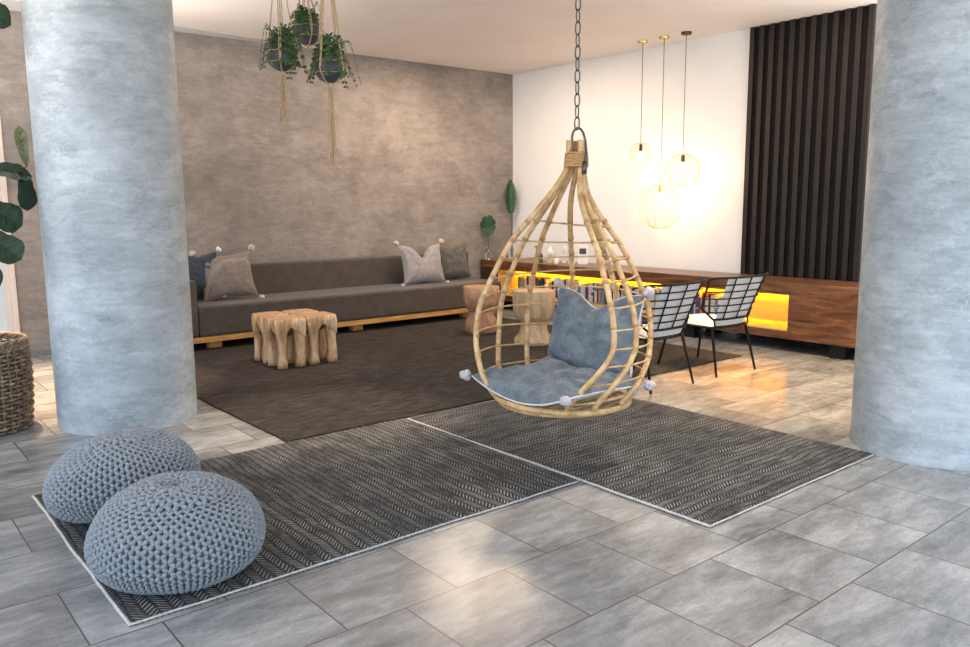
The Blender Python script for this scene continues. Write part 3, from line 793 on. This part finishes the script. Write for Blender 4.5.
# ------------------------------------------------------------------ hanging planters
def planter(label, x, y, zc, R, tl, seed, nropes=4):
    t = thing('hanging_planter', label, 'hanging planter', (x, y, zc-R), group='hanging planters')
    prof = [(.035, -R*.86)]+[(R*math.cos(a), R*.86*math.sin(a)) for a in [math.radians(q) for q in range(-70, 46, 10)]]+[(R*.68, R*.60), (R*.60, R*.58), (R*.56, R*.40)]
    MB().lathe(prof, 28, (x, y, zc)).build('pot', M['pot'], t, angle=50)
    MB().lathe([(.001, R*.42), (R*.58, R*.40)], 20, (x, y, zc), cap=False).build('soil', M['soil'], t)
    rnd = random.Random(seed); m = MB()
    for k in range(32):
        a = rnd.uniform(0, 2*PI); L = rnd.uniform(.09, .19) if k % 5 else rnd.uniform(.19, .26); up = rnd.uniform(.03, .13); P = []
        dr = Vector((math.cos(a), math.sin(a), 0)); o = Vector((x, y, zc+R*.42))+dr*rnd.uniform(0, R*.4)
        for j in range(11):
            s = j/10; P.append(o+dr*(L*.75*min(1, s*1.25-.25*s*s))+Vector((0, 0, up*math.sin(min(PI, s*PI*1.1))*1.4-max(0, s-.35)**1.6*L*1.25)))
        m.tube(P, .0016, 4)
        for j in range(1, 11):
            tg = (P[j]-P[j-1]).normalized(); sd = tg.cross(Vector((0, 0, 1))); sd = sd.normalized() if sd.length > .05 else dr.cross(Vector((0, 0, 1)))
            for sg in (-1, 1):
                l = .044*(1-.035*j)*rnd.uniform(.8, 1.2); w_ = .0115; dv = (sd*sg+tg*.6+Vector((0, 0, rnd.uniform(-.3, .35)))).normalized()
                q = tg.cross(dv).cross(dv).normalized()
                b0 = P[j]; m.add([b0, b0+dv*l*.5+q*w_, b0+dv*l, b0+dv*l*.5-q*w_], [(0, 1, 2, 3)])
    m.build('foliage', M['fern'], t, smooth=False)
    m = MB()
    ringz = zc-R*.30; K = nropes*2
    for k in range(nropes):
        a = 2*PI*k/nropes+seed; dr = Vector((math.cos(a), math.sin(a), 0)); c = Vector((x, y, 0))
        for off in (-.006, .006):
            sd = Vector((-dr.y, dr.x, 0))*off
            m.tube(smooth_path([c+Vector((0, 0, ZC-.05)), c+dr*.02+sd+Vector((0, 0, ZC-.12)), c+dr*(R*.92)+sd+Vector((0, 0, zc+R*.62)), c+dr*(R*1.035)+sd*.5+Vector((0, 0, zc+R*.1)), c+dr*(R*.97)+Vector((0, 0, ringz)), c+dr*(R*.5)+Vector((0, 0, zc-R*.83)), c+Vector((0, 0, zc-R*.98))], 5), .0044, 5)
    for zz, q in ((ringz, .985), (zc+R*.42, .97)):
        rad = math.sqrt(max(0, 1-((zz-zc)/(R*.86))**2))*R*1.03 if zz < zc+R*.4 else R*.93
        m.tube([(x+rad*math.cos(s*PI/12), y+rad*math.sin(s*PI/12), zz+.004*math.sin(s*2.1)) for s in range(24)], .0032, 5, True)
    m.ball((x, y, zc-R*1.0), (.016, .016, .02), 8, 6)
    m.tube([(x, y, ZC-.06), (x, y, ZC-.005)], .006, 6)
    hg = m.build('macrame_hanger', M['rope'], t)
    m = MB()
    if tl:
        for k in range(22):
            a = rnd.uniform(0, 2*PI); q = rnd.uniform(.006, .034); L = tl*rnd.uniform(.82, 1.)
            P = [(x+q*math.cos(a)*(.3+.7*min(1, s*2))+.005*math.sin(s*9+k), y+q*math.sin(a)*(.3+.7*min(1, s*2)), zc-R*1.02-L*s) for s in [j/10 for j in range(11)]]
            m.tube(P, .0027, 4)
        o = m.build('rope_tassel', M['rope'], hg)
    return t
planter('macrame planter with fern, leftmost of three by the plaster wall', 2.792, 5.772, 2.597, .108, .36, 1, 4)
planter('macrame planter with longest rope tassel, rightmost of three', 3.063, 5.534, 2.515, .118, .58, 2, 4)
planter('highest macrame planter, behind and between the other two', 3.23, 6.20, 2.905, .112, 0, 3, 4)

# ------------------------------------------------------------------ fiddle leaf fig in basket
BX, BY = .70, 6.28
bk = thing('wicker_basket', 'tall brown wicker basket at left edge beside the pillar', 'basket', (BX, BY, 0))
def brad(z): return .295+.025*math.sin(z/.62*PI*.8)
m = MB(); rnd = random.Random(5)
nr = 22
for k in range(nr):
    z = .014+k*.0272; pts = []
    for s in range(72):
        a = 2*PI*s/72; q = brad(z)+.016*math.cos(18*a+PI*k)+.003*noise.noise(Vector((s*.9, k, 0)))
        pts.append((BX+q*math.cos(a), BY+q*math.sin(a), z+.004*noise.noise(Vector((s*.25, k*3., 7)))))
    m.tube(pts, .0100, 6, True)
m.build('weave', M['wicker'], bk)
MB().lathe([(brad(z)-.024, z) for z in [.02+.06*j for j in range(10)]], 40, (BX, BY, 0), cap=False).build('gap_shade_liner', M['bark'], bk)  # dark sleeve added to stand in for shade in the weave gaps
m = MB()
for s in range(36):
    a = 2*PI*s/36; m.tube([(BX+brad(z)*math.cos(a), BY+brad(z)*math.sin(a), z) for z in [.005+.0595*j for j in range(11)]], .0075, 6)
m.lathe([(.001, .004), (.28, .004), (.28, .012)], 30, (BX, BY, 0)); m.build('stakes', M['wicker'], bk)
m = MB()
for o_ in range(3):
    m.tube([(BX+(brad(.60)+.008*math.cos(9*q*PI/36+o_*2.1))*math.cos(q*PI/36), BY+(brad(.60)+.008*math.cos(9*q*PI/36+o_*2.1))*math.sin(q*PI/36), (.607)+.010*math.sin(9*q*PI/36+o_*2.1)) for q in range(72)], .012, 6, True)
m.build('braided_rim', M['wicker'], bk)
fg = thing('fiddle_leaf_fig', 'dark green fiddle leaf fig growing out of wicker basket', 'plant', (BX, BY, .5))
MB().lathe([(.001, .47), (.27, .46), (.27, .53), (.2, .54), (.001, .55)], 28, (BX, BY, 0)).build('soil', M['soil'], fg)
trunk = smooth_path([(BX, BY, .5), (BX+.03, BY, .9), (BX-.02, BY+.03, 1.4), (BX+.03, BY-.02, 1.9), (BX+.0, BY, 2.4), (BX+.02, BY, 2.95)], 6)
m = MB(); m.tube(trunk, [.026-.0005*k for k in range(len(trunk))], 9); m.build('trunk', M['bark'], fg)
def fig_leaf(base, tip, w, mat, nrm, cup=.12):
    base, tip = Vector(base), Vector(tip); ax = tip-base; L = ax.length; ax.normalize()
    nrm = Vector(nrm); nrm = (nrm-ax*nrm.dot(ax)).normalized(); sd = ax.cross(nrm)
    prof = [(0, .04), (.06, .30), (.18, .62), (.32, .74), (.45, .80), (.62, .96), (.76, 1.), (.88, .80), (.96, .42), (1., .03)]
    m = MB()
    for side in (1, -1):
        def g(a, b):
            hw = w/2*interp(prof, b); x = (2*a-1)*hw
            z = cup*abs(2*a-1)*hw*1.6-.10*L*b*b+.012*math.sin(b*26)*abs(2*a-1)*w*4*.5+.002*side
            return base+ax*(b*L)+sd*x+nrm*z
        m.grid(g, 10, 16, side < 0)
    mid = [base+ax*(b*L)+nrm*(-.10*L*b*b+.003) for b in [j/10 for j in range(11)]]
    m.tube(mid, [.004-.0003*k for k in range(11)], 5)
    for k in range(1, 7):
        b = k/7.5
        for s in (-1, 1):
            hw = w/2*interp(prof, min(1, b+.12))*.85
            p0 = mid[min(10, int(b*10))]; p1 = base+ax*(min(1, b+.12)*L)+sd*s*hw+nrm*(cup*.85*hw*1.6-.1*L*(b+.12)**2+.004)
            m.tube([p0, p1], [.0022, .001], 4)
    o = m.build('leaf', mat, fg)
    # petiole
    tp = min(trunk, key=lambda q: (q-base-Vector((0, 0, -.06))).length)
    m = MB(); m.tube(smooth_path([tp, (tp+base)/2+Vector((0, 0, .0)), base], 4), .004, 5); m.build('petiole', M['bark'], o)
V_ = Vector; tocam = Vector((-BX, -BY, 1.5-1.6)).normalized()
def lf(px, z0, z1, w, dx0, dx1, mat='fig', n=None, y0=6.02, y1=6.0):
    fig_leaf((dx0, y0, z0), (dx1, y1, z1), w, M[mat], n or (.2, -1, .25))
# leaves seen beside the pillar
lf(0, 2.80, 2.66, .20, .80, 1.06, n=(.1, -.9, .5))
lf(0, 1.76, 2.02, .075, 1.075, 1.04, 'fig_pale', n=(-.4, -1, .1))
lf(0, 1.755, 1.72, .17, .78, 1.10, n=(.1, -.7, .8))
lf(0, 1.74, 1.48, .14, 1.045, 1.065, n=(.5, -1, .1))
lf(0, 1.52, 1.39, .21, .78, 1.02, n=(.1, -1, .4))
lf(0, 1.35, 1.17, .20, .78, .985, n=(.2, -1, .2), y1=5.95)
lf(0, 1.18, 1.00, .18, .66, .85, n=(.2, -1, .4), y1=5.95)
lf(0, .80, .64, .14, .62, .80, n=(.3, -1, .3))
rnd = random.Random(11)
for k in range(16):
    z = 1.0+k*.125; a = rnd.uniform(PI*.55, PI*1.6); L = rnd.uniform(.24, .34); c, s = math.cos(a), math.sin(a)
    fig_leaf((BX+c*.10, BY+s*.10, z), (BX+c*(.10+L), BY+s*(.10+L), z+rnd.uniform(-.12, .16)), rnd.uniform(.16, .22), M['fig'], (-.3*c, -.3*s-.3, 1))

# ------------------------------------------------------------------ small things on the console
def glass_bottle(label, x, y, R, H, mat, nm='glass_bottle', cat='bottle', neck=.35, group=None):
    t = thing(nm, label, cat, (x, y, CZ+.0006), group=group)
    n = R*neck
    MB().lathe([(R*.9, 0), (R, .008), (R, H*.55), (R*.8, H*.66), (n, H*.76), (n, H*.97), (n*1.2, H)], 20, cap=True).build('body', mat, t, world=False, angle=50)
    return t
def candlestick(label, x, y, H, mat, cand=0., group='ornaments on the console'):
    t = thing('candlestick', label, 'candlestick', (x, y, CZ+.0006), group=group)
    MB().lathe([(.04, 0), (.04, .008), (.012, .02), (.010, H*.4), (.018, H*.45), (.010, H*.5), (.010, H*.85), (.028, H*.92), (.028, H)], 20).build('holder', mat, t, world=False, angle=50)
    if cand: 
        m = MB(); m.lathe([(.017, H), (.017, H+cand), (.003, H+cand+.002)], 14); m.build('candle', M['ceramic'], t, world=False)
    return t
# monstera leaf in a glass bottle
glass_bottle('clear glass bottle holding a monstera leaf at console corner', 7.47, 8.98, .05, .20, M['glass'], 'glass_vase', 'vase', .45)
t = thing('monstera_leaf', 'round green monstera leaf standing in glass bottle on console', 'leaf', (7.47, 8.98, CZ+.05))
m = MB(); m.tube(smooth_path([(7.47, 8.98, CZ+.05), (7.47, 8.975, CZ+.2), (7.45, 8.97, CZ+.37)], 6), .004, 6); m.build('stem', M['monstera'], t)
m = MB(); Cn = Vector((7.44, 8.955, CZ+.47)); fx = Vector((.77, -.64, .05)); fz = Vector((0, 0, 1)); fy = fx.cross(fz)
n = 60; ring = []
for k in range(n):
    a = 2*PI*k/n; q = .135*(1-.16*math.cos(a))*(1+.05*math.cos(2*a))
    if abs(a-PI) < 2.3 and k % 7 == 3: q *= .80
    ring.append(Cn+fx*(q*.88*math.sin(a))-fz*(q*math.cos(a))*1.05+fy*(.02*math.cos(2*a)))
for sgn in (1, -1):
    o_ = [p+fy*.002*sgn for p in ring]+[Cn+fy*(.012+.002*sgn)]
    m.add(o_, [((k, (k+1) % n, n) if sgn > 0 else ((k+1) % n, k, n)) for k in range(n)])
m.build('blade', M['monstera'], t, smooth=False)
# palm frond in a slim bottle in the corner
glass_bottle('slim clear glass bottle with palm frond in the corner of console', 7.86, 8.93, .04, .24, M['glass'], 'glass_vase', 'vase', .45)
t = thing('palm_frond', 'narrow green palm frond in the corner above console', 'leaf', (7.86, 8.93, CZ+.05))
P = smooth_path([(7.86, 8.93, CZ+.05), (7.87, 8.93, CZ+.45), (7.865, 8.935, CZ+.8), (7.86, 8.94, CZ+1.14)], 10)
m = MB(); m.tube(P, [.005-.0001*k for k in range(len(P))], 6); m.build('stem', M['palm'], t)
m = MB(); k0 = len(P)//2+1
for k in range(k0, len(P)):
    s = (k-k0)/(len(P)-1-k0)
    for q in (0, .5):
        p = P[k] if q == 0 or k+1 >= len(P) else (P[k]+P[k+1])/2
        for sg in (-1, 1):
            l = .115*math.sin(PI*(.18+.80*s))*1.0+.01; dv = (fx*sg*.9+fz*.55+fy*.15).normalized(); w_ = .009
            pv = dv.cross(fy).normalized(); m.add([p-pv*.006, p+dv*l*.45-pv*w_*1.1-fy*.004, p+dv*l, p+dv*l*.45+pv*w_*1.1+fy*.004, p+pv*.006], [(0, 1, 2, 3, 4)])
m.build('leaflets', M['palm'], t, smooth=False)
candlestick('low brass candlestick by the palm frond bottle', 7.62, 8.52, .09, M['brass'])
candlestick('tall brass candlestick among console ornaments, left of the green bottle', 7.66, 8.16, .22, M['brass'])
glass_bottle('small dark green bottle among the console ornaments', 7.56, 7.98, .035, .17, M['green_glass'])
glass_bottle('white ceramic bottle among the console ornaments', 7.75, 7.98, .05, .24, M['ceramic'], 'ceramic_bottle')
candlestick('brass candlestick with white candle in middle of console ornaments', 7.60, 7.83, .10, M['brass'], .08)
candlestick('tall pale candlestick with white candle behind the console ornaments', 7.76, 7.72, .16, M['ceramic'], .07)
glass_bottle('short white ceramic jar on console, front of the ornaments', 7.56, 7.66, .04, .11, M['ceramic'], 'ceramic_jar', 'jar', .8)
candlestick('slender brass candlestick right of the white jar on console', 7.66, 7.52, .18, M['brass'])
def frame_box(label, x, y, w_, h_, dark):
    t = thing('picture_frame', label, 'picture frame', (x, y, CZ+.0006), -.66)
    MB().box(-w_/2, w_/2, -.018, .018, 0, h_).build('frame', M['ceramic'], t, world=False, smooth=False, bevel=.003)
    MB().box(-w_/2+.02, w_/2-.02, -.0195, -.018, h_*dark[0], h_*dark[1]).build('print', M['photo'], t, world=False, smooth=False)
frame_box('small white frame with dark print at right of console ornaments', 7.72, 7.34, .13, .25, (.55, .85))
frame_box('low white frame with dark print beside the taller frame on console', 7.60, 7.42, .08, .15, (.3, .8))

# ------------------------------------------------------------------ light
wd = bpy.data.worlds.new('sky'); sc.world = wd; wd.use_nodes = True
nt = wd.node_tree; bg = nt.nodes['Background']
tc = nt.nodes.new('ShaderNodeTexCoord'); sx = nt.nodes.new('ShaderNodeSeparateXYZ'); nt.links.new(tc.outputs['Generated'], sx.inputs[0])
rp = nt.nodes.new('ShaderNodeValToRGB'); e = rp.color_ramp.elements
e[0].position = .45; e[0].color = (.80, .76, .74, 1); e[1].position = .52; e[1].color = (.78, .88, 1., 1); e.new(.8).color = (.50, .68, 1., 1)
mp = nt.nodes.new('ShaderNodeMath'); mp.operation = 'MULTIPLY_ADD'; mp.inputs[1].default_value = .5; mp.inputs[2].default_value = .5
nt.links.new(sx.outputs[2], mp.inputs[0]); nt.links.new(mp.outputs[0], rp.inputs[0]); nt.links.new(rp.outputs[0], bg.inputs[0])
# brighter open sky and sunlit terrace on the left, duller behind on the right
sd = nt.nodes.new('ShaderNodeVectorMath'); sd.operation = 'DOT_PRODUCT'; nt.links.new(tc.outputs['Generated'], sd.inputs[0]); sd.inputs[1].default_value = (-.92, -.39, 0)
mr = nt.nodes.new('ShaderNodeMapRange'); nt.links.new(sd.outputs['Value'], mr.inputs[0])
mr.inputs[1].default_value = -.3; mr.inputs[2].default_value = 1.; mr.inputs[3].default_value = .95; mr.inputs[4].default_value = 3.5
nt.links.new(mr.outputs[0], bg.inputs[1])

# warm fill disks under the ceiling, unseen and added for brightness
def down_fill(x, y, e, col=(1., .76, .55), size=1.5):
    l = bpy.data.lights.new('down_fill', 'AREA'); l.energy = e; l.size = size; l.color = col; l.shape = 'DISK'
    o = bpy.data.objects.new('down_fill', l); C.objects.link(o); o.location = (x, y, ZC-.02)
for x, y, e in ((4.4, 7.4, 8), (6.1, 7.5, 92), (6.6, 4.2, 15)): down_fill(x, y, e)
def spot(x, y, e, ang, col=(1., .74, .50)):  # unseen fill spots, added to warm and brighten the floor
    l = bpy.data.lights.new('spot_fill', 'SPOT'); l.energy = e; l.spot_size = math.radians(ang); l.spot_blend = .8; l.color = col; l.shadow_soft_size = .06
    o = bpy.data.objects.new('spot_fill', l); C.objects.link(o); o.location = (x, y, ZC-.03)
spot(1.05, 7.3, 1900, 56, (1., .66, .40)); spot(2.6, 5.0, 460, 40); spot(6.2, 3.2, 780, 64, (1., .66, .33)); spot(3.3, 6.9, 200, 36); spot(3.6, 2.0, 260, 62, (1., .84, .70))
def up_fill(x, y, z, e, size=.9, col=(1., .91, .83)):  # upward fill added out of view to brighten the ceiling
    l = bpy.data.lights.new('upward_fill', 'AREA'); l.energy = e; l.size = size; l.color = col; l.shape = 'DISK'
    o = bpy.data.objects.new('upward_fill', l); C.objects.link(o); o.location = (x, y, z); o.rotation_euler = (PI, 0, 0)
for x, y, e in ((7.2, 1.0, 95), (-.9, 6.2, 80), (2.6, -1.0, 60), (1.95, 7.45, 38), (7.0, 2.6, 35)): up_fill(x, y, 1.9, e, col=(1., .96, .93) if y < 0 else (1., .93, .87))
sc.view_settings.view_transform = 'Standard'; sc.view_settings.look = 'None'; sc.view_settings.gamma = 1.; sc.view_settings.use_curve_mapping = False
sc.view_settings.exposure = .0
